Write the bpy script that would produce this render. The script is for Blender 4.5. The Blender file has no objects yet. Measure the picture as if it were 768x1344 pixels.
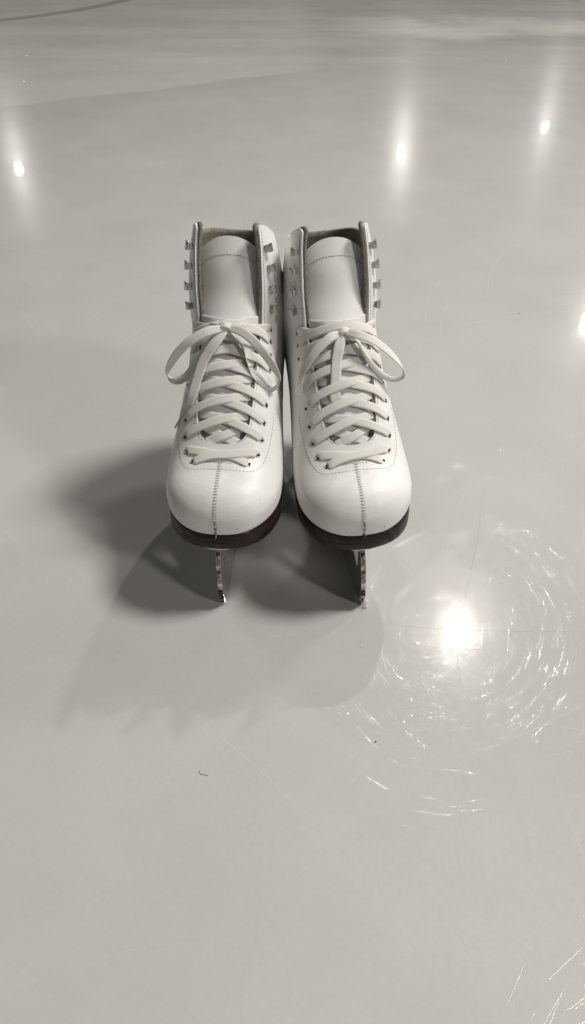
import bpy, bmesh, math, random
import numpy as np
from mathutils import Vector, Matrix
random.seed(7); rng = np.random.default_rng(7)
PI = math.pi
SC = bpy.context.scene
COL = SC.collection
CM = 0.01

# ------------------------------------------------------------------ materials
def new_mat(name):
    m = bpy.data.materials.new(name); m.use_nodes = True
    nt = m.node_tree; b = nt.nodes['Principled BSDF']
    return m, nt, b
def N(nt, t, **kw):
    n = nt.nodes.new(t)
    for k, v in kw.items(): setattr(n, k, v)
    return n
def noise(nt, vec, scale, detail=3, rough=0.55, dist=0.0):
    n = N(nt, 'ShaderNodeTexNoise'); n.inputs['Scale'].default_value = scale
    n.inputs['Detail'].default_value = detail; n.inputs['Roughness'].default_value = rough
    n.inputs['Distortion'].default_value = dist
    nt.links.new(vec, n.inputs['Vector']); return n.outputs['Fac']
def maprange(nt, val, a, b, c, d, smooth=False):
    n = N(nt, 'ShaderNodeMapRange')
    if smooth: n.interpolation_type = 'SMOOTHSTEP'
    for i, x in zip((1, 2, 3, 4), (a, b, c, d)): n.inputs[i].default_value = x
    nt.links.new(val, n.inputs[0]); return n.outputs[0]
def math_(nt, op, a, b=None, c=None):
    n = N(nt, 'ShaderNodeMath', operation=op)
    for i, x in enumerate((a, b, c)):
        if x is None: continue
        if isinstance(x, (int, float)): n.inputs[i].default_value = x
        else: nt.links.new(x, n.inputs[i])
    return n.outputs[0]
def ramp(nt, fac, stops):
    n = N(nt, 'ShaderNodeValToRGB'); e = n.color_ramp.elements
    e[0].position, e[0].color = stops[0][0], (*stops[0][1], 1)
    e[1].position, e[1].color = stops[-1][0], (*stops[-1][1], 1)
    for p, c in stops[1:-1]:
        x = e.new(p); x.color = (*c, 1)
    nt.links.new(fac, n.inputs[0]); return n.outputs[0]
def bump(nt, b, height, strength, dist):
    n = N(nt, 'ShaderNodeBump'); n.inputs['Strength'].default_value = strength
    n.inputs['Distance'].default_value = dist
    nt.links.new(height, n.inputs['Height']); nt.links.new(n.outputs[0], b.inputs['Normal']); return n
def coord(nt, kind='Object'):
    return N(nt, 'ShaderNodeTexCoord').outputs[kind]
def scalevec(nt, vec, s):
    n = N(nt, 'ShaderNodeVectorMath', operation='MULTIPLY'); n.inputs[1].default_value = s
    nt.links.new(vec, n.inputs[0]); return n.outputs[0]

def mat_leather():
    m, nt, b = new_mat('white_leather')
    v = coord(nt)
    big = noise(nt, v, 22, 4)
    c = ramp(nt, big, [(0.3, (0.75, 0.74, 0.725)), (0.7, (0.82, 0.812, 0.80))])
    # sparse scuffs and specks
    sp = noise(nt, v, 260, 2, 0.5)
    spm = maprange(nt, sp, 0.735, 0.76, 0, 1)
    mix = N(nt, 'ShaderNodeMix', data_type='RGBA'); nt.links.new(spm, mix.inputs[0])
    nt.links.new(c, mix.inputs[6]); mix.inputs[7].default_value = (0.42, 0.38, 0.33, 1)
    nt.links.new(mix.outputs[2], b.inputs['Base Color'])
    r = maprange(nt, noise(nt, v, 60, 3), 0.3, 0.7, 0.34, 0.48); nt.links.new(r, b.inputs['Roughness'])
    vor = N(nt, 'ShaderNodeTexVoronoi'); vor.inputs['Scale'].default_value = 1100; nt.links.new(v, vor.inputs['Vector'])
    h = math_(nt, 'ADD', math_(nt, 'MULTIPLY', vor.outputs['Distance'], 0.25), math_(nt, 'MULTIPLY', noise(nt, v, 45, 3), 1.6))
    h = math_(nt, 'ADD', h, math_(nt, 'MULTIPLY', noise(nt, scalevec(nt, v, (60, 60, 230)), 1, 3), 0.7))
    bump(nt, b, h, 0.28, 0.0012)
    b.inputs['Specular IOR Level'].default_value = 0.45
    return m
def mat_felt():
    m, nt, b = new_mat('taupe_felt')
    v = coord(nt)
    n1 = noise(nt, v, 350, 5, 0.7)
    c = ramp(nt, n1, [(0.3, (0.15, 0.135, 0.11)), (0.7, (0.36, 0.335, 0.285))])
    nt.links.new(c, b.inputs['Base Color']); b.inputs['Roughness'].default_value = 0.95
    b.inputs['Specular IOR Level'].default_value = 0.1
    bump(nt, b, noise(nt, v, 900, 5, 0.8), 0.9, 0.0012)
    return m
def mat_tongue():
    m, nt, b = new_mat('smooth_tongue_leather')
    v = coord(nt)
    c = ramp(nt, noise(nt, v, 30, 4), [(0.3, (0.79, 0.785, 0.78)), (0.7, (0.84, 0.835, 0.83))])
    nt.links.new(c, b.inputs['Base Color']); b.inputs['Roughness'].default_value = 0.5
    bump(nt, b, noise(nt, v, 500, 4), 0.15, 0.0005)
    return m
def mat_lace():
    m, nt, b = new_mat('woven_lace_cotton')
    uv = coord(nt, 'UV')
    sep = N(nt, 'ShaderNodeSeparateXYZ'); nt.links.new(uv, sep.inputs[0])
    # u = metres*100 along, v = 0..1 across the flat
    a = math_(nt, 'MULTIPLY', sep.outputs[0], 2 * PI * 11); w = math_(nt, 'MULTIPLY', sep.outputs[1], 2 * PI * 7)
    chev = math_(nt, 'MULTIPLY', math_(nt, 'SINE', math_(nt, 'ADD', a, w)), math_(nt, 'SINE', math_(nt, 'SUBTRACT', a, w)))
    ob = coord(nt)
    nn = noise(nt, ob, 1500, 4, 0.75)
    h = math_(nt, 'ADD', chev, math_(nt, 'MULTIPLY', nn, 2.2))
    c = ramp(nt, math_(nt, 'ADD', math_(nt, 'MULTIPLY', nn, .8), math_(nt, 'MULTIPLY', chev, .13)), [(0.25, (0.72, 0.705, 0.665)), (0.75, (0.95, 0.92, 0.89))])
    nt.links.new(c, b.inputs['Base Color']); b.inputs['Roughness'].default_value = 0.85
    b.inputs['Specular IOR Level'].default_value = 0.25
    bump(nt, b, h, 0.4, 0.0005)
    return m
def mat_sole():
    m, nt, b = new_mat('brown_black_sole')
    v = coord(nt)
    st = noise(nt, scalevec(nt, v, (25, 25, 900)), 1, 3)
    c = ramp(nt, st, [(0.3, (0.013, 0.006, 0.005)), (0.7, (0.022, 0.0098, 0.0085))])
    nt.links.new(c, b.inputs['Base Color'])
    nt.links.new(maprange(nt, noise(nt, v, 160, 4), 0.3, 0.7, 0.30, 0.42), b.inputs['Roughness']); b.inputs['Specular IOR Level'].default_value = .3
    bump(nt, b, st, 0.2, 0.0006)
    return m
def mat_metal(name, col, ra, rb, bs=0.2):
    m, nt, b = new_mat(name)
    v = coord(nt)
    b.inputs['Base Color'].default_value = (*col, 1); b.inputs['Metallic'].default_value = 1
    nt.links.new(maprange(nt, noise(nt, v, 300, 4, 0.7), 0.3, 0.7, ra, rb), b.inputs['Roughness'])
    bump(nt, b, noise(nt, v, 420, 5, 0.7), bs, 0.0006)
    return m
def mat_flat(name, col, rough=0.6):
    m, nt, b = new_mat(name)
    v = coord(nt)
    c = ramp(nt, noise(nt, v, 400, 3), [(0.3, tuple(x * 0.85 for x in col)), (0.7, tuple(min(1, x * 1.15) for x in col))])
    nt.links.new(c, b.inputs['Base Color']); b.inputs['Roughness'].default_value = rough
    return m
def ice_common(nt):
    v = coord(nt)
    sep = N(nt, 'ShaderNodeSeparateXYZ'); nt.links.new(v, sep.inputs[0])
    X, Y = sep.outputs[0], sep.outputs[1]
    wob = noise(nt, scalevec(nt, v, (1, 1, 1)), 3.0, 4)
    # freshly resurfaced lane: boundary y = 1.98 + .5 x
    d = math_(nt, 'SUBTRACT', Y, math_(nt, 'ADD', math_(nt, 'MULTIPLY', X, 0.50), 2.02))
    d = math_(nt, 'ADD', d, math_(nt, 'MULTIPLY', math_(nt, 'SUBTRACT', wob, 0.5), 0.10))
    lane = maprange(nt, d, -0.012, 0.02, 0, 1, True)
    lane = math_(nt, 'MULTIPLY', lane, maprange(nt, math_(nt, 'ADD', X, math_(nt, 'MULTIPLY', wob, 0.15)), 0.05, 0.22, 1, 0.0, True))
    # long streaks left by the blades of the resurfacer
    st = noise(nt, scalevec(nt, v, (0.8, 5.5, 1)), 1.3, 5, 0.6, 0.4)
    far = maprange(nt, Y, 1.4, 2.6, 0, 1, True)
    return v, X, Y, lane, st, far, wob
def mat_ice():
    m, nt, b = new_mat('rink_ice')
    v, X, Y, lane, st, far, wob = ice_common(nt)
    val = maprange(nt, noise(nt, v, 9, 5, 0.6), 0.3, 0.7, -0.018, 0.018)
    val = math_(nt, 'ADD', val, maprange(nt, noise(nt, v, 2.4, 3, 0.5, .6), 0.3, 0.7, -0.016, 0.016))
    val = math_(nt, 'ADD', val, maprange(nt, noise(nt, v, 240, 3, 0.6), 0.3, 0.7, -0.010, 0.010))
    val = math_(nt, 'ADD', val, math_(nt, 'MULTIPLY', lane, 0.075))
    val = math_(nt, 'ADD', val, math_(nt, 'MULTIPLY', far, maprange(nt, st, 0.38, 0.62, -0.035, 0.035)))
    # white snow band on the right, far off
    bd = math_(nt, 'ABSOLUTE', math_(nt, 'SUBTRACT', Y, math_(nt, 'ADD', 2.66, math_(nt, 'MULTIPLY', math_(nt, 'SUBTRACT', wob, 0.5), 0.5))))
    band = math_(nt, 'MULTIPLY', maprange(nt, bd, 0.02, 0.20, 1, 0, True), maprange(nt, X, 0.0, 0.45, 0, 1, True))
    val = math_(nt, 'ADD', val, math_(nt, 'MULTIPLY', band, 0.19))
    val = math_(nt, 'ADD', val, ICE_BASE)
    comb = N(nt, 'ShaderNodeCombineColor')
    nt.links.new(val, comb.inputs[0])
    nt.links.new(math_(nt, 'MULTIPLY', val, 0.985), comb.inputs[1]); nt.links.new(math_(nt, 'MULTIPLY', val, 0.955), comb.inputs[2])
    # painted circle frozen under the ice
    cx = math_(nt, 'SUBTRACT', X, -1.5); cy = math_(nt, 'SUBTRACT', Y, 3.6)
    rr = math_(nt, 'SQRT', math_(nt, 'ADD', math_(nt, 'MULTIPLY', cx, cx), math_(nt, 'MULTIPLY', cy, cy)))
    rd = math_(nt, 'ABSOLUTE', math_(nt, 'SUBTRACT', rr, 0.965))
    line = maprange(nt, rd, 0.018, 0.036, 0.45, 0, True)
    mix = N(nt, 'ShaderNodeMix', data_type='RGBA'); nt.links.new(line, mix.inputs[0])
    nt.links.new(comb.outputs[0], mix.inputs[6]); mix.inputs[7].default_value = (0.20, 0.12, 0.10, 1)
    nt.links.new(mix.outputs[2], b.inputs['Base Color'])
    b.inputs['IOR'].default_value = 1.33; b.inputs['Specular IOR Level'].default_value = .3
    r = maprange(nt, noise(nt, v, 6, 3), 0.3, 0.7, 0.165, 0.19)
    nt.links.new(r, b.inputs['Roughness'])
    b.inputs['Coat Weight'].default_value = 0.16; b.inputs['Coat IOR'].default_value = 1.31
    nt.links.new(math_(nt, 'MULTIPLY', maprange(nt, noise(nt, v, 18, 3), 0.3, 0.7, 0.8, 1.2), maprange(nt, Y, .1, .8, .04, .006)), b.inputs['Coat Roughness'])
    h = math_(nt, 'ADD', math_(nt, 'MULTIPLY', noise(nt, v, 420, 3, 0.6), 0.4), math_(nt, 'MULTIPLY', noise(nt, v, 14, 2), .5))
    h = math_(nt, 'MULTIPLY', h, maprange(nt, Y, .05, .7, 1.0, .12))
    bn = bump(nt, b, h, 0.09, 0.0016); nt.links.remove(b.inputs['Normal'].links[0])
    nt.links.new(bn.outputs[0], b.inputs['Coat Normal'])
    return m
def mat_scratch():
    m, nt, b = new_mat('scratched_ice')
    b.inputs['Base Color'].default_value = (.478, .471, .457, 1)
    b.inputs['Roughness'].default_value = 0.07; b.inputs['IOR'].default_value = 1.42
    return m
ICE_BASE = 0.47

LEA, FELT, TON, LACE, SOLE = mat_leather(), mat_felt(), mat_tongue(), mat_lace(), mat_sole()
CHROME = mat_metal('blade_steel', (0.60, 0.58, 0.55), 0.06, 0.26, 0.3)
PICK = mat_metal('worn_steel', (0.46, 0.43, 0.40), 0.08, 0.32, 0.9)
_nt = PICK.node_tree; _b = _nt.nodes['Principled BSDF']
_nt.links.new(ramp(_nt, noise(_nt, coord(_nt), 110, 3, .55), [(0.38, (0.06, 0.055, 0.05)), (0.50, (0.28, 0.25, 0.23)), (0.62, (0.80, 0.77, 0.73))]), _b.inputs['Base Color'])
NICKEL = mat_metal('nickel', (0.56, 0.545, 0.52), 0.22, 0.36, 0.15)
THREAD = mat_flat('grey_thread', (0.17, 0.155, 0.135), 0.8)
SEAM_SHADE = mat_flat('seam_shade_thread', (0.42, 0.405, 0.38), 0.8)
WTHREAD = mat_flat('white_thread', (0.66, 0.65, 0.62), 0.7)
HOLE_SHADE = mat_flat('hole_and_gap_shade', (0.03, 0.027, 0.022), 0.9)  # dark colour stands in for shade in eyelet holes and tooth gaps
AGLET = mat_flat('clear_plastic_aglet', (0.62, 0.60, 0.55), 0.3)
ICE, SCR = mat_ice(), mat_scratch()
PALE = mat_flat('frosted_scratch', (0.515, 0.508, 0.492), 0.3)
CRACK = mat_flat('hairline_crack', (0.30, 0.29, 0.27), 0.5)
SNOW = mat_flat('ice_crumbs', (0.80, 0.79, 0.76), 0.35)
HAIR = mat_flat('dark_fibre', (0.13, 0.12, 0.10), 0.6)

# ------------------------------------------------------------------ mesh helper
class MB:
    def __init__(s): s.v = []; s.f = []; s.uv = {}; s.mi = []
    def add(s, verts, faces, mi=0, uvs=None):
        o = len(s.v); s.v += [tuple(p) for p in verts]
        for k, f in enumerate(faces):
            if uvs: s.uv[len(s.f)] = uvs[k]
            s.f.append(tuple(o + i for i in f)); s.mi.append(mi)
    def build(s, name, mats, parent=None, smooth=True, scale=CM, merge=None, sharp=None):
        me = bpy.data.meshes.new(name)
        me.from_pydata([(x * scale, y * scale, z * scale) for x, y, z in s.v], [], s.f)
        for m in (mats if isinstance(mats, (list, tuple)) else [mats]): me.materials.append(m)
        for p, k in zip(me.polygons, s.mi): p.material_index = k; p.use_smooth = smooth
        if s.uv:
            L = me.uv_layers.new(name='UVMap')
            for p in me.polygons:
                u = s.uv.get(p.index)
                if u:
                    for li, c in zip(p.loop_indices, u): L.data[li].uv = c
        if merge is not None or sharp is not None:
            bm = bmesh.new(); bm.from_mesh(me)
            if merge is not None: bmesh.ops.remove_doubles(bm, verts=bm.verts, dist=merge * scale)
            bmesh.ops.recalc_face_normals(bm, faces=bm.faces)
            if sharp is not None:
                for e in bm.edges:
                    if len(e.link_faces) == 2 and e.calc_face_angle(0) > math.radians(sharp): e.smooth = False
            bm.to_mesh(me); bm.free()
        me.update()
        o = bpy.data.objects.new(name, me); COL.objects.link(o)
        if parent: o.parent = parent
        return o

def frame(t, n):
    t = Vector(t).normalized(); n = Vector(n); n = (n - t * n.dot(t)).normalized()
    return t, n, t.cross(n)
def capsule(mb, a, b, r, n=5, mi=0, flat=1.0, nrm=(0, 0, 1)):
    a, b = Vector(a), Vector(b); t, nn, bb = frame(b - a, nrm)
    rings = [(a - t * r * .6, .05), (a - t * r * .3, .75), (a, 1), (b, 1), (b + t * r * .3, .75), (b + t * r * .6, .05)]
    vs, fs = [], []
    for c, k in rings:
        for j in range(n):
            q = 2 * PI * j / n
            vs.append(c + (nn * math.cos(q) * flat + bb * math.sin(q)) * r * k)
    for i in range(len(rings) - 1):
        for j in range(n): fs.append((i * n + j, i * n + (j + 1) % n, (i + 1) * n + (j + 1) % n, (i + 1) * n + j))
    mb.add(vs, fs, mi)
def cr(pts, n):
    """Catmull-Rom through pts (sequences of floats) -> n samples"""
    P = np.array(pts, float); K = len(P)
    out = []
    for i in range(n):
        u = (K - 1) * i / (n - 1); k = min(int(u), K - 2); f = u - k
        p0, p1, p2, p3 = P[max(k - 1, 0)], P[k], P[k + 1], P[min(k + 2, K - 1)]
        out.append(0.5 * ((2 * p1) + (-p0 + p2) * f + (2 * p0 - 5 * p1 + 4 * p2 - p3) * f * f + (-p0 + 3 * p1 - 3 * p2 + p3) * f ** 3))
    return np.array(out)
def ribbon(mb, pts, nrms, w=0.74, th=0.11, mi=0, wfun=None, rag=0.012, seed=0):
    """flat woven ribbon with rounded edges along pts; nrms = flat-side normals"""
    r = random.Random(seed)
    n = len(pts); prof = [(-.5, 0), (-.46, .42), (-.25, .5), (0, .44), (.25, .5), (.46, .42), (.5, 0), (.46, -.42), (0, -.5), (-.46, -.42)]
    m = len(prof); vs, fs, uv = [], [], []; L = 0; Ls = []
    prevb = None
    for i in range(n):
        p = Vector(pts[i]); t = Vector(pts[min(i + 1, n - 1)]) - Vector(pts[max(i - 1, 0)])
        if i: L += (p - Vector(pts[i - 1])).length
        Ls.append(L)
        t, nn, bb = frame(t, nrms[i])
        ww = w * (wfun(i / (n - 1)) if wfun else 1) * (1 + r.uniform(-rag, rag) * 1.5)
        for a, c in prof: vs.append(p + bb * a * ww + nn * c * th)
    for i in range(n - 1):
        for j in range(m):
            k = (j + 1) % m
            fs.append((i * m + j, i * m + k, (i + 1) * m + k, (i + 1) * m + j))
            va, vb = prof[j][0] + .5, prof[k][0] + .5
            uv.append(((Ls[i], va), (Ls[i], vb), (Ls[i + 1], vb), (Ls[i + 1], va)))
    fs.append(tuple(range(m))[::-1]); uv.append([(0, 0)] * m)
    fs.append(tuple((n - 1) * m + j for j in range(m))); uv.append([(0, 0)] * m)
    mb.add(vs, fs, mi, uv)

# ------------------------------------------------------------------ boot surface (cm, toe at y=0 pointing -Y)
# fan sections: (B_y, B_z, T_y, T_z, halfwidth, vm, p_top, p_bottom)
def Pz(y):   # top-of-toe profile
    K = [(0, 10.7), (.12, 11.25), (.45, 11.95), (1.0, 12.55), (1.8, 13.0), (2.8, 13.3), (3.8, 13.62), (4.7, 14.1), (5.6, 14.95)]
    for (a, za), (b, zb) in zip(K, K[1:]):
        if y <= b: return za + (zb - za) * max(0, (y - a)) / (b - a)
    return K[-1][1]
KN = []
for i in range(9):                      # s = 0..8 toe cap
    th = (i / 8) * PI / 2; nn_ = 2.35
    yb = 6.0 * (1 - math.cos(th) ** (2 / nn_)) if i < 8 else 6.0
    w = 5.0 * math.sin(th) ** (2 / nn_)
    yt = yb * 0.80
    KN.append((yb + .05, 9.0, yt, Pz(yt), w, .36, 2.25, 5.5))
KN += [  # s = 9..
    (8.2, 9.0, 5.75, 15.25, 4.95, .36, 2.3, 5.0),
    (11.0, 9.5, 6.9, 16.7, 4.75, .38, 2.3, 4.5),
    (14.5, 10.7, 8.2, 18.3, 4.45, .42, 2.3, 4.0),
    (18.5, 12.1, 9.5, 19.9, 4.2, .45, 2.3, 3.5),
    (22.5, 12.8, 10.8, 21.4, 4.15, .5, 2.3, 3.0),
    (25.4, 13.2, 11.8, 22.7, 4.15, .52, 2.3, 2.6),
    (26.4, 15.0, 12.4, 24.0, 4.3, .5, 2.6, 2.4),
    (25.8, 18.0, 12.85, 25.4, 4.2, .5, 2.9, 2.3),
    (24.4, 21.0, 13.2, 27.0, 3.95, .5, 3.0, 2.3),
    (23.2, 23.8, 13.5, 28.6, 3.65, .5, 3.0, 2.3),
    (22.5, 26.6, 13.8, 30.4, 3.2, .5, 3.0, 2.3),
    (22.3, 28.6, 13.95, 31.6, 2.95, .5, 3.0, 2.3),
]
KA = np.array(KN); SMAX = 19.0
def knot(s):
    k = int(min(max(s, 0), len(KA) - 1.001)); f = s - k
    p1, p2 = KA[k], KA[k + 1]
    p0 = KA[k - 1] if k > 0 else p1; p3 = KA[min(k + 2, len(KA) - 1)]
    if k == 0:   # toe tip: keep the square-root rise of the plan outline
        th = s / 8 * PI / 2
        yb = 6.0 * (1 - math.cos(th) ** (2 / 2.35)); w = 5.0 * math.sin(max(th, 0)) ** (2 / 2.35)
        return np.array([yb + .05, 9.0, yb * .8, Pz(yb * .8), w, .36, 2.25, 5.5])
    return 0.5 * ((2 * p1) + (-p0 + p2) * f + (2 * p0 - 5 * p1 + 4 * p2 - p3) * f * f + (-p0 + 3 * p1 - 3 * p2 + p3) * f ** 3)
_kc = {}
def K(s):
    q = round(s, 4)
    if q not in _kc: _kc[q] = knot(q)
    return _kc[q]
def surf0(s, a):
    By, Bz, Ty, Tz, w, vm, pt, pb = K(s)
    sa, ca = math.sin(a), math.cos(a); p = pt if ca > 0 else pb
    r = (abs(sa) ** p + abs(ca) ** p) ** (-1 / p)
    v = vm + (1 - vm) * ca * r if ca > 0 else vm + vm * ca * r
    return Vector((w * sa * r, By + (Ty - By) * v, Bz + (Tz - Bz) * v))
def surfn(s, a):
    e = .02
    s1, s0 = min(s + e, 19.9), max(s - e, .03)
    ds = surf0(s1, a) - surf0(s0, a); da = surf0(s, a + e) - surf0(s, a - e)
    n = ds.cross(da)
    if n.length < 1e-9: return Vector((0, -1, .3)).normalized()
    n.normalize()
    c = Vector((0, 0, 0)); k = K(s); c = Vector((0, k[0] + (k[2] - k[0]) * k[5], k[1] + (k[3] - k[1]) * k[5]))
    if n.dot(surf0(s, a) - c) < 0: n = -n
    return n
def a_of_x(s, x):
    lo, hi = 0, PI / 2
    for _ in range(24):
        m = (lo + hi) / 2
        if surf0(s, m).x < abs(x): lo = m
        else: hi = m
    return math.copysign((lo + hi) / 2, x)
def on(s, x, off=0.0):
    a = a_of_x(s, x); return surf0(s, a) + surfn(s, a) * off
def onn(s, x): return surfn(s, a_of_x(s, x))

S_OPEN = 8.55
def gap(s):            # half opening in cm
    if s <= S_OPEN: return 0.0
    pts = [(S_OPEN, 0), (8.62, .9), (8.75, 1.45), (9.0, 1.82), (9.5, 2.2), (10.5, 2.4), (12, 2.55), (14, 2.75), (16, 2.82), (18, 2.72), (18.6, 2.6), (19, 2.45), (19.6, 1.9)]
    for (a, ga), (b, gb) in zip(pts, pts[1:]):
        if s <= b: return ga + (gb - ga) * (s - a) / (b - a)
    return pts[-1][1]
def rim(t):            # top rim: lower behind the two front points; t=0/1 at the front edges
    u = min(t, 1 - t) * 2
    ear = 0.0 if u < .05 else 0
    return SMAX - .10 * u - .26 * math.exp(-((u - .35) / .2) ** 2) - (max(0, .06 - u) / .06) ** 2 * .25
def shell(d_out, d_in, gshift, tshift, nS, nA, jag=0.0, s_from=0.0):
    ss = []
    for i in range(nS + 1):
        u = i / nS; ss.append(s_from + (1 - s_from) * 0 + u)
    # denser rows near toe tip and near the opening start
    base = sorted(set([round(8 * (i / 26) ** 1.35, 4) for i in range(27)] + [8.15, 8.3, 8.4, 8.47] +
                      [round(S_OPEN + .0 + .45 * (i / 9) ** 1.5, 4) for i in range(10)] + [round(9.0 + (19 - 9.0) * i / nS, 4) for i in range(nS + 1)]))
    base = [b for b in base if b >= s_from]
    G = []
    for s in base:
        row = []
        for j in range(nA + 1):
            t = j / nA
            se = s if s < 15 else 15 + (s - 15) * ((rim(t) + tshift - 15) / 4.0)
            se = min(se, 19.85)
            g = max(0.0, gap(se) - gshift) if se > S_OPEN else 0.0
            ga = a_of_x(se, g) if g > 0 else 0.0
            a = ga + (2 * PI - 2 * ga) * t
            p = surf0(se, a); n = surfn(se, a)
            jg = jag * random.uniform(-1, 1) if (s > S_OPEN and j in (0, nA)) or s == 19 else 0
            row.append((p - n * (d_out + jg), p - n * (d_in + jg * .5)))
        G.append(row)
    vs, fs = [], []; R = len(base); C = nA + 1
    for k in range(2):
        for row in G: vs += [q[k] for q in row]
    o = R * C
    for i in range(R - 1):
        for j in range(nA):
            a, b, c, d = i * C + j, i * C + j + 1, (i + 1) * C + j + 1, (i + 1) * C + j
            fs.append((a, b, c, d)); fs.append((o + d, o + c, o + b, o + a))
    for j in range(nA):
        i = R - 1; fs.append((i * C + j, i * C + j + 1, o + i * C + j + 1, o + i * C + j))
    for i in range(R - 1):
        if base[i + 1] > S_OPEN:
            for j in (0, nA): fs.append((i * C + j, (i + 1) * C + j, o + (i + 1) * C + j, o + i * C + j))
    return vs, fs

# eyelets (s, x) and hooks
EYE = [(7.5, 2.4), (8.25, 3.05), (9.15, 3.3), (9.95, 3.38), (10.7, 3.45), (11.4, 3.5), (12.05, 3.5), (12.65, 3.48), (13.25, 3.42), (13.9, 3.38)]
HOOK = [(15.05, 3.42), (16.05, 3.38), (17.05, 3.26), (18.0, 3.04)]

def stitch_path(mb, P, step, ln, r, mi=0, skip=None):
    """dashes along a polyline of (point, normal)"""
    d = 0; acc = 0; pts = [p for p, n in P]
    L = [0]
    for a, b in zip(pts, pts[1:]): L.append(L[-1] + (b - a).length)
    def at(x):
        for i in range(len(L) - 1):
            if x <= L[i + 1]:
                f = (x - L[i]) / max(1e-9, L[i + 1] - L[i]); return pts[i].lerp(pts[i + 1], f), P[i][1]
        return pts[-1], P[-1][1]
    x = 0
    while x + ln < L[-1]:
        j = random.uniform(-.02, .02)
        a, n = at(x + j); b, _ = at(x + ln + j)
        if (b - a).length > 1e-4: capsule(mb, a, b, r, 5, mi, .8, n)
        x += step
def torus(mb, c, n, t0, R, r, nu=18, nv=7, mi=0, sq=1.0):
    n = Vector(n).normalized(); t0 = Vector(t0); t0 = (t0 - n * t0.dot(n)).normalized(); b = n.cross(t0)
    vs, fs = [], []
    for i in range(nu):
        q = 2 * PI * i / nu; d = t0 * math.cos(q) + b * math.sin(q)
        for j in range(nv):
            w = 2 * PI * j / nv; vs.append(Vector(c) + d * (R + r * math.cos(w)) + n * r * sq * math.sin(w))
    for i in range(nu):
        for j in range(nv): fs.append((i * nv + j, ((i + 1) % nu) * nv + j, ((i + 1) % nu) * nv + (j + 1) % nv, i * nv + (j + 1) % nv))
    mb.add(vs, fs, mi)
def disc(mb, c, n, t0, R, nu=18, mi=0, dome=0.0):
    n = Vector(n).normalized(); t0 = Vector(t0); t0 = (t0 - n * t0.dot(n)).normalized(); b = n.cross(t0)
    vs = [Vector(c) + n * dome]
    for i in range(nu):
        q = 2 * PI * i / nu; vs.append(Vector(c) + (t0 * math.cos(q) + b * math.sin(q)) * R)
    mb.add(vs, [(0, 1 + i, 1 + (i + 1) % nu) for i in range(nu)], mi)

def sole_half(y, infl=0.0):     # half-width of the sole outline at y
    Lh = 26.55
    if y < 6: 
        u = max(0, min(1, 1 - (y + infl) / (6.0 + infl))); w = (4.92 + infl) * (max(0, 1 - u ** 2.35)) ** (1 / 2.35)
    else:
        pts = [(6, 4.92), (8, 4.85), (11, 4.45), (14.5, 3.75), (18, 3.45), (22, 3.6), (24, 3.45), (25.6, 2.6), (26.3, 1.5), (26.55, 0.0)]
        w = 0
        for (a, ga), (b, gb) in zip(pts, pts[1:]):
            if y <= b:
                f = (y - a) / (b - a); w = ga + (gb - ga) * (f * f * (3 - 2 * f) if b < 24 else f); break
        w += infl * (y < 26.5)
    return w
def Bz_at(y):
    pts = [(-1, 9.0), (8.2, 9.0), (11, 9.5), (14.5, 10.7), (18.5, 12.1), (22.5, 12.8), (25.4, 13.0), (27, 13.0)]
    for (a, za), (b, zb) in zip(pts, pts[1:]):
        if y <= b: return za + (zb - za) * (y - a) / (b - a)
    return 13.0
def slab(mb, ys, half, ztop, zbot, bev=.08, mi=0):
    """closed slab with an outline given by half(y); four stacked rings"""
    lev = []
    out = [(half(y), y) for y in ys] + [(-half(y), y) for y in reversed(ys)]
    n = len(out); vs = []
    for k in range(4):
        for x, y in out:
            zt, zb = ztop(y), zbot(y)
            z = (zt, zt - bev, zb + bev, zb)[k]; q = (0.985, 1, 1, .985)[k]
            yy = y
            vs.append((x * q, yy + (0 if k in (1, 2) else (.06 if y < 1 else 0)), z))
    fs = []
    for k in range(3):
        for i in range(n):
            j = (i + 1) % n; fs.append((k * n + i, k * n + j, (k + 1) * n + j, (k + 1) * n + i))
    m = len(ys)
    for k in (0, 3):
        for i in range(m - 1):
            fs.append((k * n + i, k * n + i + 1, k * n + n - 2 - i, k * n + n - 1 - i))
    mb.add(vs, fs, mi)

def blade_profile():
    """outer outline and holes in (y,z)"""
    out = []
    # toe end: front edge of the front stanchion, curved, then picks
    out += [(1.0, 7.46), (.72, 7.0), (.45, 6.2), (.25, 5.2), (.15, 4.2), (.16, 3.2), (.25, 2.35)]
    # toe picks: saw teeth going down to the drag pick
    out += [(.12, 2.15), (.38, 1.95), (.26, 1.62), (.56, 1.45), (.46, 1.12), (.80, .98), (.74, .62), (1.05, .55), (1.0, .10), (1.35, .16), (1.75, .42)]
    # blade bottom with rocker
    for i in range(25):
        y = 2.3 + (27.6 - 2.3) * i / 24; r = ((y - 12) / 15.5) ** 2 * .38
        out.append((y, .0 + r * (1 if y > 12 else .55)))
    out += [(28.0, .75), (27.9, 1.25), (27.0, 1.7)]
    # top edge back to rear stanchion
    out += [(25.6, 2.5), (24.9, 4.6), (25.3, 6.9), (25.6, 8.25), (18.6, 8.25), (18.9, 6.9), (18.7, 5.2), (17.2, 3.4), (14.5, 2.45), (11.5, 2.3), (9.6, 3.0), (8.6, 4.6), (8.4, 6.4), (8.5, 7.5)]
    holes = [[(1.75, 7.2), (1.45, 6.0), (1.55, 4.4), (2.0, 3.8), (3.2, 4.6), (6.6, 6.6), (7.1, 7.1)],
             [(20.2, 7.7), (20.4, 5.8), (21.3, 4.0), (22.3, 3.6), (23.2, 4.6), (23.8, 6.4), (24.0, 7.7)]]
    return out, holes
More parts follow.
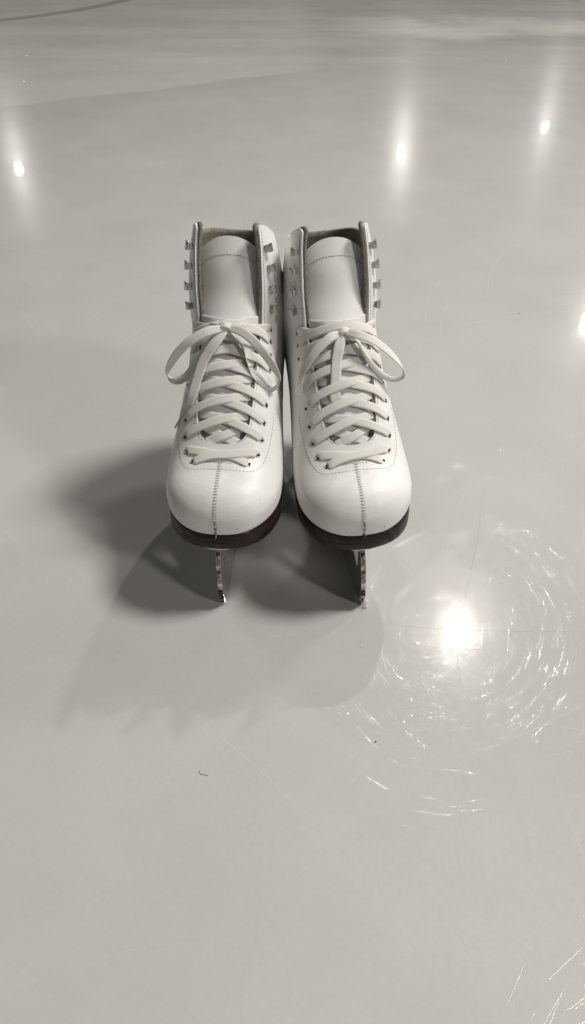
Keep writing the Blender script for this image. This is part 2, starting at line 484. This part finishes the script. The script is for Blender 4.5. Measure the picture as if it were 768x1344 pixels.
def make_blade_mesh():
    cu = bpy.data.curves.new('b', 'CURVE'); cu.dimensions = '2D'; cu.fill_mode = 'BOTH'
    cu.extrude = .20 * CM; cu.bevel_depth = .012 * CM; cu.bevel_resolution = 0
    o_, hs = blade_profile()
    for pl in [o_] + hs:
        sp = cu.splines.new('POLY'); sp.points.add(len(pl) - 1); sp.use_cyclic_u = True
        for p, (y, z) in zip(sp.points, pl): p.co = (y * CM, z * CM, 0, 1)
    ob = bpy.data.objects.new('b', cu); COL.objects.link(ob)
    bpy.context.view_layer.update()
    me = bpy.data.meshes.new_from_object(ob.evaluated_get(bpy.context.evaluated_depsgraph_get()))
    bpy.data.objects.remove(ob)
    for v in me.vertices: v.co = (v.co.z, v.co.x, v.co.y)
    for p in me.polygons: p.use_smooth = False
    me.materials.clear(); me.materials.append(CHROME); me.materials.append(PICK)
    for p in me.polygons:
        c = p.center
        if c.y < 1.6 * CM and abs(p.normal.x) < .7: p.material_index = 1
    return me
BLADE = None

# camera model (shared by the bow helper, which only turns photo measurements into boot coordinates)
CAM = Vector((0, -0.524, 0.557)); PITCH = math.radians(40); FPX = 1100
def unproj(px, py, Y):
    x, y = (px - 384) / FPX, -(py - 672) / FPX
    d = Vector((x, math.cos(PITCH) + y * math.sin(PITCH), -math.sin(PITCH) + y * math.cos(PITCH)))
    t = (Y * CM - CAM.y) / d.y; return CAM + d * t
def proj(p):
    d = Vector(p) - CAM; zc = d.y * math.cos(PITCH) - d.z * math.sin(PITCH); yc = d.y * math.sin(PITCH) + d.z * math.cos(PITCH)
    return (384 + FPX * d.x / zc, 672 - FPX * yc / zc)

def make_skate(loc, yaw, roll, label, bow, seed):
    global BLADE
    random.seed(seed)
    root = bpy.data.objects.new('figure_skate', None); COL.objects.link(root)
    root.location = loc; root.rotation_euler = (0, roll, yaw); root.empty_display_size = .05
    root['label'] = label; root['category'] = 'ice skate'; root['group'] = 'pair of white figure skates standing on the ice'
    MW = Matrix.Translation(loc) @ Matrix.Rotation(yaw, 4, 'Z') @ Matrix.Rotation(roll, 4, 'Y'); MI = MW.inverted()
    # --- upper
    vs, fs = shell(0, .20, 0, 0, 62, 120)
    mb = MB(); mb.add(vs, fs); up = mb.build('upper', LEA, root, merge=.002, sharp=50)
    # --- felt lining, a touch proud of the leather edge
    vs, fs = shell(.205, .46, .15, .06, 62, 120, jag=.045)
    mb = MB(); mb.add(vs, fs); li = mb.build('lining', FELT, root, merge=.002)
    # fuzz fibres on the rim of the lining
    mb = MB()
    for i in range(420):
        t = random.random()
        if random.random() < .5:
            s_ = random.uniform(9.2, 18.9); sg = random.choice((-1, 1)); g = gap(s_) - .2
            a = a_of_x(s_, g) * sg
        else:
            s_ = rim(t) + .05; ga = a_of_x(s_, gap(s_) - .2); a = ga + (2 * PI - 2 * ga) * t
        n = surfn(s_, a); p = surf0(s_, a) - n * random.uniform(.22, .48)
        d = Vector((random.uniform(-1, 1), random.uniform(-1, 1), random.uniform(-.2, 1))).normalized() * random.uniform(.05, .16)
        capsule(mb, p, p + d, .012, 3)
    fz = mb.build('felt_fuzz', FELT, li); fz['kind'] = 'stuff'
    # --- sole, heel, plates
    ys = [6.0 * (i / 22) ** 2.0 + .0 for i in range(23)] + [6 + 20.5 * i / 40 for i in range(1, 40)] + [26.3, 26.5]
    mb = MB()
    slab(mb, ys, lambda y: sole_half(y, .02) + .001, lambda y: Bz_at(y) + .22, lambda y: Bz_at(y) + .22 - (1.6 if y < 12 else max(.7, 1.42 - (y - 12) * .12)))
    so = mb.build('sole', SOLE, root, sharp=40)
    for dz in (.45, .92):            # layer grooves of the stacked sole
        mb = MB()
        P = [(Vector((sg_ * (sole_half(y, .02) + .004), y, Bz_at(y) + .22 - dz))) for sg_, yy in ((1, ys[:46][::-1]), (-1, ys[:46])) for y in yy]
        for a, b in zip(P, P[1:]):
            if (b - a).length > 1e-3: capsule(mb, a, b, .018, 4)
        mb.build('sole_welt', SOLE, so)
    mb = MB()
    hy = [18.6 + (26.45 - 18.6) * i / 24 for i in range(25)]
    slab(mb, hy, lambda y: sole_half(y) - .12, lambda y: Bz_at(y) - .45, lambda y: 8.5)
    mb.build('heel', SOLE, root, sharp=40)
    mb = MB()
    py = [.06 + 9.4 * (i / 26) ** 1.8 for i in range(27)]
    def ph(y):
        u = max(0, 1 - (y - .0) / 4.5); return 3.2 * max(0, 1 - u ** 2.2) ** (1 / 2.0) * (1 if y < 6 else 1 - (y - 6) * .1)
    slab(mb, py, ph, lambda y: 7.63, lambda y: 7.45, .04)
    mb.build('sole_plate', CHROME, root, sharp=40)
    mb = MB()
    slab(mb, [18.4 + 7.8 * i / 20 for i in range(21)], lambda y: 2.6 * math.sin(PI * min(1, max(0.02, (y - 18.2) / 8.2))) ** .5, lambda y: 8.5, lambda y: 8.2, .05)
    mb.build('heel_plate', CHROME, root, sharp=40)
    if BLADE is None: BLADE = make_blade_mesh()
    bl = bpy.data.objects.new('blade', BLADE); COL.objects.link(bl); bl.parent = root; bl.location.x = bow['blade_x'] * CM; bl.rotation_euler.z = bow['blade_turn']
    # cross-cut rakes on the toe pick face
    mb = MB()
    for k in range(4):
        z = .42 + k * .42; y = .84 - (z - .42) * .36
        capsule(mb, (-.20, y, z), (.20, y, z + random.uniform(-.03, .03)), .12, 4)
        capsule(mb, (-.19, y - .06, z + .2), (.19, y - .06, z + .2), .075, 4, 1)  # dark bar paints the shade of the gap between teeth
    mb.build('toe_pick', [CHROME, HOLE_SHADE], bl, smooth=False)
    for (x, y) in ((-1.7, 2.6), (1.7, 2.6), (-1.9, 5.4), (1.9, 5.4), (-1.2, 8), (1.2, 8)):
        mb = MB(); disc(mb, (x, y, 7.44), (0, 0, -1), (1, 0, 0), .26, 12, 0, .08); mb.build('plate_screw', NICKEL, root)
    # --- tongue
    TC = cr([(4.9, 13.3), (6.65, 15.85), (8.95, 18.85), (11.6, 21.55), (13.35, 24.0), (14.3, 26.6), (15.2, 28.75)], 46)
    mb = MB(); nx = 26; vs = []; grid = []
    skew = bow['tongue_skew']
    for i, (y, z) in enumerate(TC):
        u = i / 45; t = Vector((0, *(TC[min(i + 1, 45)] - TC[max(i - 1, 0)]))).normalized(); n = Vector((0, -t.z, t.y))
        hw = 2.46 + .1 * math.sin(u * PI) + (.0 if u < .72 else .28 * ((u - .72) / .28) ** 1.3)
        row = []
        for j in range(nx + 1):
            q = j / nx * 2 - 1; x = q * hw
            drop = .72 * abs(q) ** 2.0 + (.35 * abs(q) ** 3 if u < .6 else .15 * abs(q) ** 3)
            p = Vector((x, y, z)) - n * drop
            if u > .9: # rounded top corners
                p -= t * (u - .9) / .1 * 1.45 * abs(q) ** 2.1
            p.x += skew * max(0, u - .55) * .8
            p.x += .10 * max(0, (u - .6)) * math.sin(q * 2)
            row.append((p, n, t))
        grid.append(row)
    C = nx + 1; R = len(grid)
    for off in (0, -.22):
        for row in grid: vs += [p + n * off for p, n, t in row]
    o = R * C
    for i in range(R - 1):
        for j in range(nx):
            a, b, c, d = i * C + j, i * C + j + 1, (i + 1) * C + j + 1, (i + 1) * C + j
            mb.add([], []); 
            fs = None
            mb.f += [(a, b, c, d), (o + d, o + c, o + b, o + a)]; mb.mi += [0, 0]
    for j in range(nx): mb.f.append(((R - 1) * C + j, (R - 1) * C + j + 1, o + (R - 1) * C + j + 1, o + (R - 1) * C + j)); mb.mi.append(0)
    for i in range(R - 1):
        for j in (0, nx): mb.f.append((i * C + j, (i + 1) * C + j, o + (i + 1) * C + j, o + i * C + j)); mb.mi.append(0)
    mb.v = [tuple(p) for p in vs]
    tg = mb.build('tongue', TON, root, sharp=50)
    mb = MB(); P = []
    for k in range(41):
        q = -1 + k / 20.; u = .885 - .07 * abs(q) ** 2.6
        i = u * 45; i0 = int(i); j = (q + 1) / 2 * nx; j0 = min(int(j), nx - 1)
        p = grid[i0][j0][0].lerp(grid[i0 + 1][j0][0], i - i0).lerp(grid[i0][j0 + 1][0].lerp(grid[i0 + 1][j0 + 1][0], i - i0), j - j0)
        P.append((p + grid[i0][j0][1] * .012, grid[i0][j0][1]))
    P = P[1:-1]
    stitch_path(mb, P, .27, .17, .026)
    mb.build('tongue_stitching', THREAD, tg)
    # --- stitching on the upper
    mb = MB()
    Q = []   # dashed U around the lacing
    left = [(10.6, 4.05), (10.0, 4.05), (9.2, 3.95), (8.4, 3.75), (7.7, 3.45), (7.2, 3.0), (6.95, 2.45), (6.86, 1.5), (6.84, 0.02)]
    for s_, x_ in cr(left, 70): Q.append((on(s_, -x_, .012), onn(s_, -x_)))
    for s_, x_ in cr(left, 70)[::-1][1:]: Q.append((on(s_, x_, .012), onn(s_, x_)))
    stitch_path(mb, Q, .30, .19, .018)
    for sg in (-1, 1):   # along the opening edges
        Q = [(on(s_, sg * (gap(s_) + .16), .012), onn(s_, sg * (gap(s_) + .16))) for s_ in np.linspace(8.8, 18.7, 60)]
        stitch_path(mb, Q, .26, .17, .018)
    for s_, h in ((7.38, 1.15), (7.72, .75)):   # bar tacks under the first row of laces
        Q = [(on(s_, x, .012), onn(s_, x)) for x in np.linspace(-h, h, 12)]; stitch_path(mb, Q, .24, .19, .022)
    mb.build('stitching', THREAD, up)
    # raised centre seam of the toe: welt, pale thread and darker shaded bights
    mb = MB()
    sl = [float(x) for x in np.linspace(.12, 7.3, 50)]
    def seam_x(s_): return bow['seam'] * (s_ / 7.3) * 0 + .05 * math.sin(s_ * 1.3)
    Pm = [(Vector((0, .045, z)), Vector((0, -1, .1))) for z in (9.75, 9.95, 10.15, 10.4)] + [(surf0(s_, 0), surfn(s_, 0)) for s_ in sl]
    for (a, na), (b, nb_) in zip(Pm, Pm[1:]): capsule(mb, a - na * .01, b - nb_ * .01, .055, 6, 0, .7, na)
    # arc-length resample
    L = [0]
    for (a, _), (b, _) in zip(Pm, Pm[1:]): L.append(L[-1] + (b - a).length)
    x = 0; k = 0
    while x < L[-1]:
        i = max(j for j in range(len(L)) if L[j] <= x); i = min(i, len(L) - 2)
        f = (x - L[i]) / (L[i + 1] - L[i]); p = Pm[i][0].lerp(Pm[i + 1][0], f); n = Pm[i][1]
        t = (Pm[i + 1][0] - Pm[i][0]).normalized(); X = Vector((1, 0, 0))
        capsule(mb, p - X * .15 + n * .02, p + X * .0 + t * .07 + n * .065, .048, 6, 0, 1, n)      # pale thread
        capsule(mb, p + X * .06 + n * .05, p + X * .15 + t * .07 + n * .012, .038, 5, 1, 1, n)      # bight in darker colour, its shade painted in
        x += .25
    mb.build('toe_seam', [WTHREAD, SEAM_SHADE], up)
    # side seam on each flank, from arch to collar
    for sg in (-1, 1):
        Q = []; mb = MB()
        for s_ in np.linspace(12.2, 18.3, 60):
            a = sg * (1.75 + .25 * math.sin((s_ - 12) * .5)); Q.append((surf0(s_, a) + surfn(s_, a) * .012, surfn(s_, a)))
        stitch_path(mb, Q, .30, .2, .018)
        mb.build('side_stitching', THREAD, up)
    # --- eyelets and hooks
    for s_, x_ in EYE:
        for sg in (-1, 1):
            mb = MB(); p = on(s_, sg * x_); n = onn(s_, sg * x_)
            torus(mb, p + n * .015, n, (1, 0, 0), .185, .05, 18, 7, 0, .8)
            disc(mb, p + n * .02, n, (1, 0, 0), .17, 16, 1, 0)  # dark disc laid on the leather as the shade of the hole
            mb.build('eyelet', [NICKEL, HOLE_SHADE], root)
    for s_, x_ in HOOK:
        for sg in (-1, 1):
            mb = MB(); p = on(s_, sg * x_); n = onn(s_, sg * x_)
            up_ = (surf0(s_ + .1, a_of_x(s_, sg * x_)) - surf0(s_ - .1, a_of_x(s_, sg * x_))).normalized()
            out = n.cross(up_) * 1; 
            if out.x * sg < 0: out = -out
            torus(mb, p + n * .03, n, up_, .17, .06, 14, 6, 0, .7)
            # bent plate: neck rises from the rivet, then folds outwards
            prof = [(-.05, .0), (-.16, .16), (-.14, .36), (.02, .48), (.20, .50), (.35, .46)]
            wid = [.24, .26, .31, .36, .37, .34]
            vs = []
            for (o_, h), w in zip(prof, wid):
                for dv, dh in ((-w, -.05), (w, -.05), (w, .05), (-w, .05)):
                    vs.append(p + out * (o_ + (.0)) + n * (h + dh) + up_ * dv + out * (dh if h < .3 else 0))
            fs = [(0, 1, 2, 3), (20, 23, 22, 21)]
            for i in range(5):
                for j in range(4): fs.append((i * 4 + j, i * 4 + (j + 1) % 4, i * 4 + 4 + (j + 1) % 4, i * 4 + 4 + j))
            mb.add(vs, fs)
            hk = mb.build('hook', NICKEL, root, sharp=35)
            bv = hk.modifiers.new('b', 'BEVEL'); bv.width = .05 * CM; bv.segments = 3; bv.limit_method = 'ANGLE'
    # --- laces
    mb = MB(); sd = seed * 100
    def lace_seg(ctrl, nn=26, **kw):
        """ctrl: (s, x, off)"""
        nonlocal sd
        c = cr(ctrl, nn); pts, nr = [], []
        for s_, x_, of in c:
            pts.append(on(s_, x_, of)); nr.append(onn(s_, x_))
        sd += 1; ribbon(mb, pts, nr, seed=sd, **kw)
    # first crossing lies wholly outside, both ends dive into holes
    wend = lambda u: 1 - .45 * max(0, (.14 - min(u, 1 - u)) / .14)
    (s1, x1), (s2, x2) = EYE[0], EYE[1]
    lace_seg([(s1, x1 - .06, -.05), (s1 + .04, x1 - .35, .13), (s1 + .3, .9, .16), (s1 + .42, -.8, .16), (s2 + .02, -x2 + .4, .13), (s2, -x2 + .06, -.05)], 30, wfun=wend)
    lace_seg([(s1, -x1 + .06, -.05), (s1 + .04, -x1 + .35, .13), (s1 + .24, -.9, .24), (s1 + .40, .8, .30), (s2 + .02, x2 - .4, .14), (s2, x2 - .06, -.05)], 30, wfun=wend)
    # hidden crossing from row two to row three, seen inside the throat
    for sg in (1, -1):
        lace_seg([(8.5, sg * 1.9, -.42), (8.75, sg * 1.2, -.25), (9.0, 0, -.10 - .08 * sg), (9.4, -sg * 1.3, -.22), (9.7, -sg * 2.3, -.4)], 24)
    for i in range(2, len(EYE) - 1):
        (sa, xa), (sb, xb) = EYE[i], EYE[i + 1]
        for sg in (1, -1):      # sg=-1: from the left hole, lies on top
            top = .17 if sg == -1 else .02
            j = random.uniform(-.05, .05)
            g1, g2 = gap(sa), gap(sb)
            lace_seg([(sa + .01, sg * (xa - .06), -.04), (sa + .12 + j * .5, sg * (xa - .35), .12), (sa + .36 + j, sg * (g1 - .35), .13 + max(0, top - .1)),
                      (sa + .62 + j, 0, top), (sa + .80 + j, -sg * (g2 - .7), -.12), (sa + .92, -sg * (g2 + .1), -.32), (sb, -sg * xb, -.36)], 34, wfun=lambda u: 1 - .45 * max(0, (.10 - u) / .10))
    # top row: both laces come out of the last holes and run to the knot
    KN_ = bow['knot']
    def loc_of(px, py, Y): return MI @ unproj(px, py, Y) * 100
    kp = loc_of(*KN_)
    for sg in (-1, 1):
        s_, x_ = EYE[-1]
        p0 = on(s_, sg * x_, -.04); p1 = on(s_ - .02, sg * (x_ - .45), .14); p2 = kp + Vector((sg * .9, .1, .0)); p3 = kp + Vector((sg * .1, .05, -.05))
        c = cr([tuple(p0), tuple(p1), tuple(p1.lerp(p2, .55) + Vector((0, -.12, -.05))), tuple(p2), tuple(p3)], 26)
        nrm = [onn(15, sg * x_ * max(0, 1 - i / 12)) for i in range(26)]
        sd += 1; ribbon(mb, [Vector(p) for p in c], nrm, seed=sd, wfun=lambda u: 1 - .45 * max(0, u - .7) / .3)
        # hidden strand behind, from the row below
    s_, x_ = EYE[-1]
    lace_seg([(s_ + .34, 3.1, -.45), (s_ + .28, 2.3, -.18), (s_ + .06, 1.1, .0), (s_ - .12, .1, .02)], 16)
    lace_seg([(s_ + .30, -3.1, -.45), (s_ + .24, -2.3, -.20), (s_ + .03, -1.1, -.03), (s_ - .15, -.1, .0)], 16)
    la = mb.build('lace', LACE, root)
    # knot: two crossed lumps wound around the strands
    mb = MB()
    c = [kp + Vector((.46 * math.cos(q) * (1 + .12 * math.sin(3 * q)), -.30 - .22 * math.sin(q) * 1, .54 * math.sin(q))) for q in np.linspace(-.3, 2 * PI - .2, 28)]
    nr = [(p - kp - Vector((0, -.25, 0))) for p in c]
    ribbon(mb, c, nr, w=.6, th=.24, seed=seed)
    c = [kp + Vector((.42 * math.sin(q) , -.26 - .30 * math.cos(q), -.05 + .16 * math.sin(q * 1))) for q in np.linspace(-2.4, 2.4, 22)]
    nr = [(p - kp - Vector((0, -.2, 0))) for p in c]
    ribbon(mb, c, nr, w=.7, th=.24, seed=seed + 1)
    mb.build('knot', LACE, la)
    F = Vector((0, -.75, .66))
    for nm, path in bow['strands']:
        mb = MB(); pts = []; nrs = []
        P = cr([(*(loc_of(a, b, Y)), tw) for a, b, Y, tw in path], 64)
        for i, q in enumerate(P):
            p = Vector(q[:3]); t = Vector(P[min(i + 1, 63)][:3]) - Vector(P[max(i - 1, 0)][:3])
            t, n, b_ = frame(t, F)
            ang = math.radians(q[3]); pts.append(p); nrs.append(n * math.cos(ang) + b_ * math.sin(ang))
        if nm == 'tail':
            ribbon(mb, pts, nrs, seed=sd, w=.88, wfun=lambda u: (1 - .35 * max(0, .12 - u) / .12) * (1 - .72 * max(0, (u - .86) / .14) ** 1.3))
            ob = mb.build('lace_end', LACE, la)
            e = pts[-1]; d = (pts[-1] - pts[-6]).normalized()
            m2 = MB(); e2 = e + (bow['aglet'] and (loc_of(*bow['aglet']) - e))
            capsule(m2, e - d * .1, e2, .10, 9); m2.build('aglet', AGLET, ob)
        else:
            ribbon(mb, pts, nrs, seed=sd, w=.76, wfun=lambda u: 1 - .4 * max(0, abs(u - .5) - .42) / .08)
            mb.build('lace_loop', LACE, la)
        sd += 1
    return root, MW

# bows measured on the photograph: (px, py, depth in cm behind the toe line, twist in degrees)
BOW_L = dict(blade_x=-.1, blade_turn=0, knot=(297, 430, 11.3), tongue_skew=-.12, seam=0, aglet=(230, 561, 8.6), strands=[
    ('loop', [(296, 430, 10.8, 0), (270, 436, 10.2, -10), (244, 452, 10.0, -25), (226, 474, 10.3, -55), (221, 490, 10.8, -95), (228, 499, 10.9, -140), (243, 495, 10.6, -185), (258, 476, 10.2, -195), (276, 450, 10.3, -190), (292, 434, 10.8, -180)]),
    ('loop', [(299, 430, 10.8, 0), (320, 437, 10.1, 12), (342, 458, 9.6, 20), (359, 482, 9.5, 40), (366, 499, 9.6, 75), (358, 511, 9.6, 110), (343, 508, 9.4, 120), (331, 494, 9.4, 100), (324, 474, 9.7, 95), (317, 453, 10.2, 100), (302, 436, 10.8, 60)]),
    ('tail', [(295, 434, 10.6, 0), (282, 450, 10.0, 5), (268, 472, 9.6, 8), (259, 497, 9.0, 10), (251, 522, 8.4, 10), (243, 540, 8.3, 15), (238, 548, 8.4, 10)]),
])
BOW_R = dict(blade_x=.05, blade_turn=.045, knot=(450, 437, 11.2), tongue_skew=.05, seam=0, aglet=(439.5, 554, 7.3), strands=[
    ('loop', [(452, 436, 10.7, 0), (472, 440, 10.0, -5), (494, 449, 9.8, -20), (516, 467, 10.0, -35), (529, 484, 10.4, -70), (527, 496, 10.6, -110), (512, 497, 10.4, -140), (495, 487, 10.0, -150), (480, 466, 10.0, -130), (470, 449, 10.3, -120), (455, 438, 10.7, -120)]),
    ('loop', [(447, 437, 10.7, 0), (432, 444, 10.1, 5), (414, 462, 9.7, 15), (399, 484, 9.6, 35), (393, 504, 9.6, 70), (401, 516, 9.5, 110), (416, 512, 9.3, 140), (430, 496, 9.3, 160), (440, 470, 9.7, 170), (447, 442, 10.6, 180)]),
    ('tail', [(449, 441, 10.5, 0), (445, 456, 9.9, 5), (442, 475, 9.3, 5), (441, 497, 8.5, 5), (440, 518, 7.8, 0), (440, 533, 7.4, 0)]),
])
LL = Vector((-0.063, 0.0, 0.0)); RL = Vector((0.0638, 0.0, 0.0))
YL, YR = math.radians(-5.0), math.radians(7.2)
skL, MWL = make_skate(LL, YL, math.radians(-.5), 'left white figure skate, its lace end hanging slanted to the left of the bow', BOW_L, 3)
skR, MWR = make_skate(RL, YR, math.radians(-2.4), 'right white figure skate, its lace end hanging straight down from the knot', BOW_R, 5)

# ------------------------------------------------------------------ ice
mb = MB(); S = 60
mb.add([(-S, -S, 0), (S, -S, 0), (S, S, 0), (-S, S, 0)], [(0, 1, 2, 3)])
ice = mb.build('ice', ICE, None, scale=1); ice['kind'] = 'structure'

# skate-cut scratches: low rounded ridges of the same ice, so they only glint where a lamp finds their flank
def ground(px, py):
    x, y = (px - 384) / FPX, -(py - 672) / FPX
    d = Vector((x, math.cos(PITCH) + y * math.sin(PITCH), -math.sin(PITCH) + y * math.cos(PITCH)))
    return CAM + d * (-CAM.z / d.z)
def scratch_field():
    mb = MB(); r = random.Random(11)
    def one(x, y, ang, ln, w, bend, mi=0):
        n = max(3, int(ln / .02)); cx, cy, a = x, y, ang; pts = []
        for i in range(n + 1): 
            pts.append((cx, cy)); cx += math.cos(a) * ln / n; cy += math.sin(a) * ln / n; a += bend / n
        vs, fs = [], []
        for i, (px, py) in enumerate(pts):
            q = pts[min(i + 1, n)]; p0 = pts[max(i - 1, 0)]; dx, dy = q[0] - p0[0], q[1] - p0[1]; L = math.hypot(dx, dy) or 1
            nx, ny = -dy / L, dx / L; k = math.sin(PI * (i + .25) / (n + .5)) ** .5 * w
            for o_, h in ((-1, .000004), (-.55, .000004 + .056 * k), (0, .000004 + .08 * k), (.55, .000004 + .056 * k), (1, .000004)): vs.append((px + nx * o_ * k, py + ny * o_ * k, h))
        for i in range(n):
            for j in range(4): fs.append((i * 5 + j, i * 5 + j + 5, i * 5 + j + 6, i * 5 + j + 1))
        mb.add(vs, fs, mi)
    for i in range(12500):       # fine hairline marks near the camera
        x, y = r.uniform(-.42, .50), r.uniform(-.38, .55)
        if i > 8000: x, y = r.gauss(.15, .08), r.gauss(-.02, .08)  # extra ones clustered at the near lamp reflection, added to strengthen its glints
        ln = min(.16, .012 + r.expovariate(1 / .022)); one(x, y, r.uniform(0, PI), ln, r.choice((.00008, .00011, .00015, .0002, .00024)), r.gauss(0, .12))
    for i in range(1500):
        x, y = r.uniform(-1.3, 1.5), r.uniform(.5, 3.2)
        one(x, y, r.uniform(0, PI), .03 + r.expovariate(1 / .08), r.choice((.00012, .0002)), r.gauss(0, .3))
    for i in range(80):         # a few longer, deeper cuts
        x, y = r.uniform(-.4, .5), r.uniform(-.38, .9)
        one(x, y, r.uniform(0, PI), r.uniform(.03, .22), r.choice((.00012, .00018, .00024)), r.gauss(0, .35), 2)
    for a in ((.17, -.36, .75, .16), (.155, -.345, .45, .2), (.235, -.37, 1.1, .06), (.245, -.37, 1.2, .06)):
        one(a[0], a[1], a[2], a[3], .0004, 0)
    for P in (((495, 818), (560, 824), (640, 828), (768, 829)), ((633, 650), (628, 700), (616, 760), (606, 805)), ((560, 856), (602, 852), (640, 853)), ((598, 856), (606, 893))):
        G = [ground(*q) for q in P]; G = cr([(g.x, g.y) for g in G], 14); vs = []; fs = []
        for i, (x, y) in enumerate(G):
            q = G[min(i + 1, 13)] - G[max(i - 1, 0)]; q = q / np.hypot(*q) * .00028 * math.sin(PI * (i + .5) / 14)
            vs += [(x - q[1], y + q[0], .00003), (x + q[1], y - q[0], .00003)]
        for i in range(13): fs.append((2 * i, 2 * i + 1, 2 * i + 3, 2 * i + 2))
        mb.add(vs, fs, 1)
    return mb.build('ice_scratches', [SCR, CRACK, PALE], None, scale=1)
sc = scratch_field(); sc['kind'] = 'stuff'; sc['label'] = 'fine pale hairline scratches criss-crossing the ice'; sc['category'] = 'scratches'

# ice shavings
mb = MB(); r = random.Random(4)
def crumb(p, sz):
    vs = []
    for d in ((1, 0, 0), (-1, 0, 0), (0, 1, 0), (0, -1, 0), (0, 0, 1), (0, 0, -1)):
        vs.append(Vector(p) + Vector(d) * sz * r.uniform(.4, 1.2) + Vector((r.gauss(0, sz * .2), r.gauss(0, sz * .2), 0)))
    mb.add(vs, [(0, 2, 4), (2, 1, 4), (1, 3, 4), (3, 0, 4), (2, 0, 5), (1, 2, 5), (3, 1, 5), (0, 3, 5)])
for i in range(90):
    p = MWR @ Vector((r.gauss(.20, .10) * CM, r.uniform(.2, 1.1) * CM, 0)); crumb((p.x + r.uniform(0, .002), p.y, r.uniform(.0, .010)), r.uniform(.0003, .0009))
for i in range(14):
    p = MWL @ Vector((r.gauss(0, .18) * CM, r.uniform(.3, 1.3) * CM, 0)); crumb((p.x, p.y, r.uniform(0, .003)), r.uniform(.0003, .0006))
for i in range(70):
    crumb((r.uniform(-.4, .45), r.uniform(-.35, .9), .0002), r.uniform(.0002, .0006))
for px, py in ((293, 281), (474, 842), (474, 849), (665, 78), (664, 80)):
    g = ground(px, py); crumb((g.x, g.y, .0003), .0009 * (1 if py > 200 else 3))
o = mb.build('ice_shavings', SNOW, None, scale=1, smooth=False); o['kind'] = 'stuff'; o['label'] = 'tiny white ice crumbs scattered round the blades'; o['category'] = 'ice shavings'
# a dark hair on the ice
mb = MB(); P = [ground(*q) for q in ((261, 1012), (263, 1015.5), (267, 1017), (273, 1018))]
P = cr([tuple(p) for p in P], 14)
for a, b in zip(P, P[1:]): capsule(mb, (a[0], a[1], .0004), (b[0], b[1], .0004), .00015, 5)
h = mb.build('hair', HAIR, None, scale=1); h['label'] = 'short curved dark hair lying on the bare ice in front of the left skate'; h['category'] = 'hair'
# dark specks
for i, (px, py, lab) in enumerate(((493, 974, 'small dark speck on the ice in front of the right skate'), (682, 412, 'tiny dark speck on the ice to the right of the right bow'))):
    mb = MB(); g = ground(px, py); capsule(mb, (g.x - .0005, g.y, .0004), (g.x + .0005, g.y + .0003, .0004), .0005, 6)
    h = mb.build('dirt_speck', HAIR, None, scale=1); h['label'] = lab; h['category'] = 'dirt'; h['group'] = 'dirt specks on the ice'

# ------------------------------------------------------------------ lamps of the rink hall, plus added fill lights
H = 3.2
def lamp(sx, sy, power, size, org=(0, 0), col=(1, .965, .90)):
    L = bpy.data.lights.new('hall_or_fill_lamp', 'AREA'); L.shape = 'DISK'; L.size = size; L.energy = power; L.color = col
    o = bpy.data.objects.new('hall_or_fill_lamp', L); COL.objects.link(o); p = Vector((org[0] + sx * H, org[1] + sy * H, H)); o.location = p
    o.rotation_euler = (Vector((0, .1, 0)) - p).to_track_quat('-Z', 'Y').to_euler()
    return o
def mirror(px, py):     # direction of the lamp whose mirror image the photo shows at px,py
    x, y = (px - 384) / FPX, -(py - 672) / FPX
    d = Vector((x, math.cos(PITCH) + y * math.sin(PITCH), -math.sin(PITCH) + y * math.cos(PITCH)))
    g = ground(px, py); return (d.x / -d.z, d.y / -d.z), (g.x, g.y)
LAMPS = [((600, 828), 25, .075), ((527, 202), 5.5, .10), ((715, 167), 3.2, .10), ((25, 222), 4.5, .11), ((771, 425), 4, .09)]
for (px, py), pw, sz in LAMPS:
    (sx, sy), g = mirror(px, py); lamp(sx, sy, pw, sz, g)
lamp(.54, .07, 108, .74)
lamp(1.15, -.95, 76, .6)  # added fill from front right, brightens tongues and boot fronts
lamp(-.3, -1.6, 7, .7)  # added weak fill from the camera side
lamp(1.15, 1.0, 62, .8)  # added fill on the right, kept out of the reflections, lifts the far ice
lamp(-1.1, 1.25, 40, .9)  # added fill on the left, also lifts the far ice

w = bpy.data.worlds.new('World'); SC.world = w; w.use_nodes = True
bg = w.node_tree.nodes['Background']; bg.inputs[0].default_value = (1, .98, .93, 1); bg.inputs[1].default_value = 0.025

# ------------------------------------------------------------------ camera
cd = bpy.data.cameras.new('Camera'); cam = bpy.data.objects.new('Camera', cd); COL.objects.link(cam)
cam.location = CAM; cam.rotation_euler = (PI / 2 - PITCH, 0, 0)
cd.sensor_fit = 'VERTICAL'; cd.sensor_height = 36; cd.lens = FPX / 1344 * 36
cd.clip_start = .01; cd.clip_end = 500
SC.camera = cam
SC.view_settings.view_transform = 'Standard'; SC.view_settings.look = 'None'; SC.view_settings.exposure = 0; SC.view_settings.gamma = 1
SC.cycles.max_bounces = 6
SC.cycles.use_denoising = True
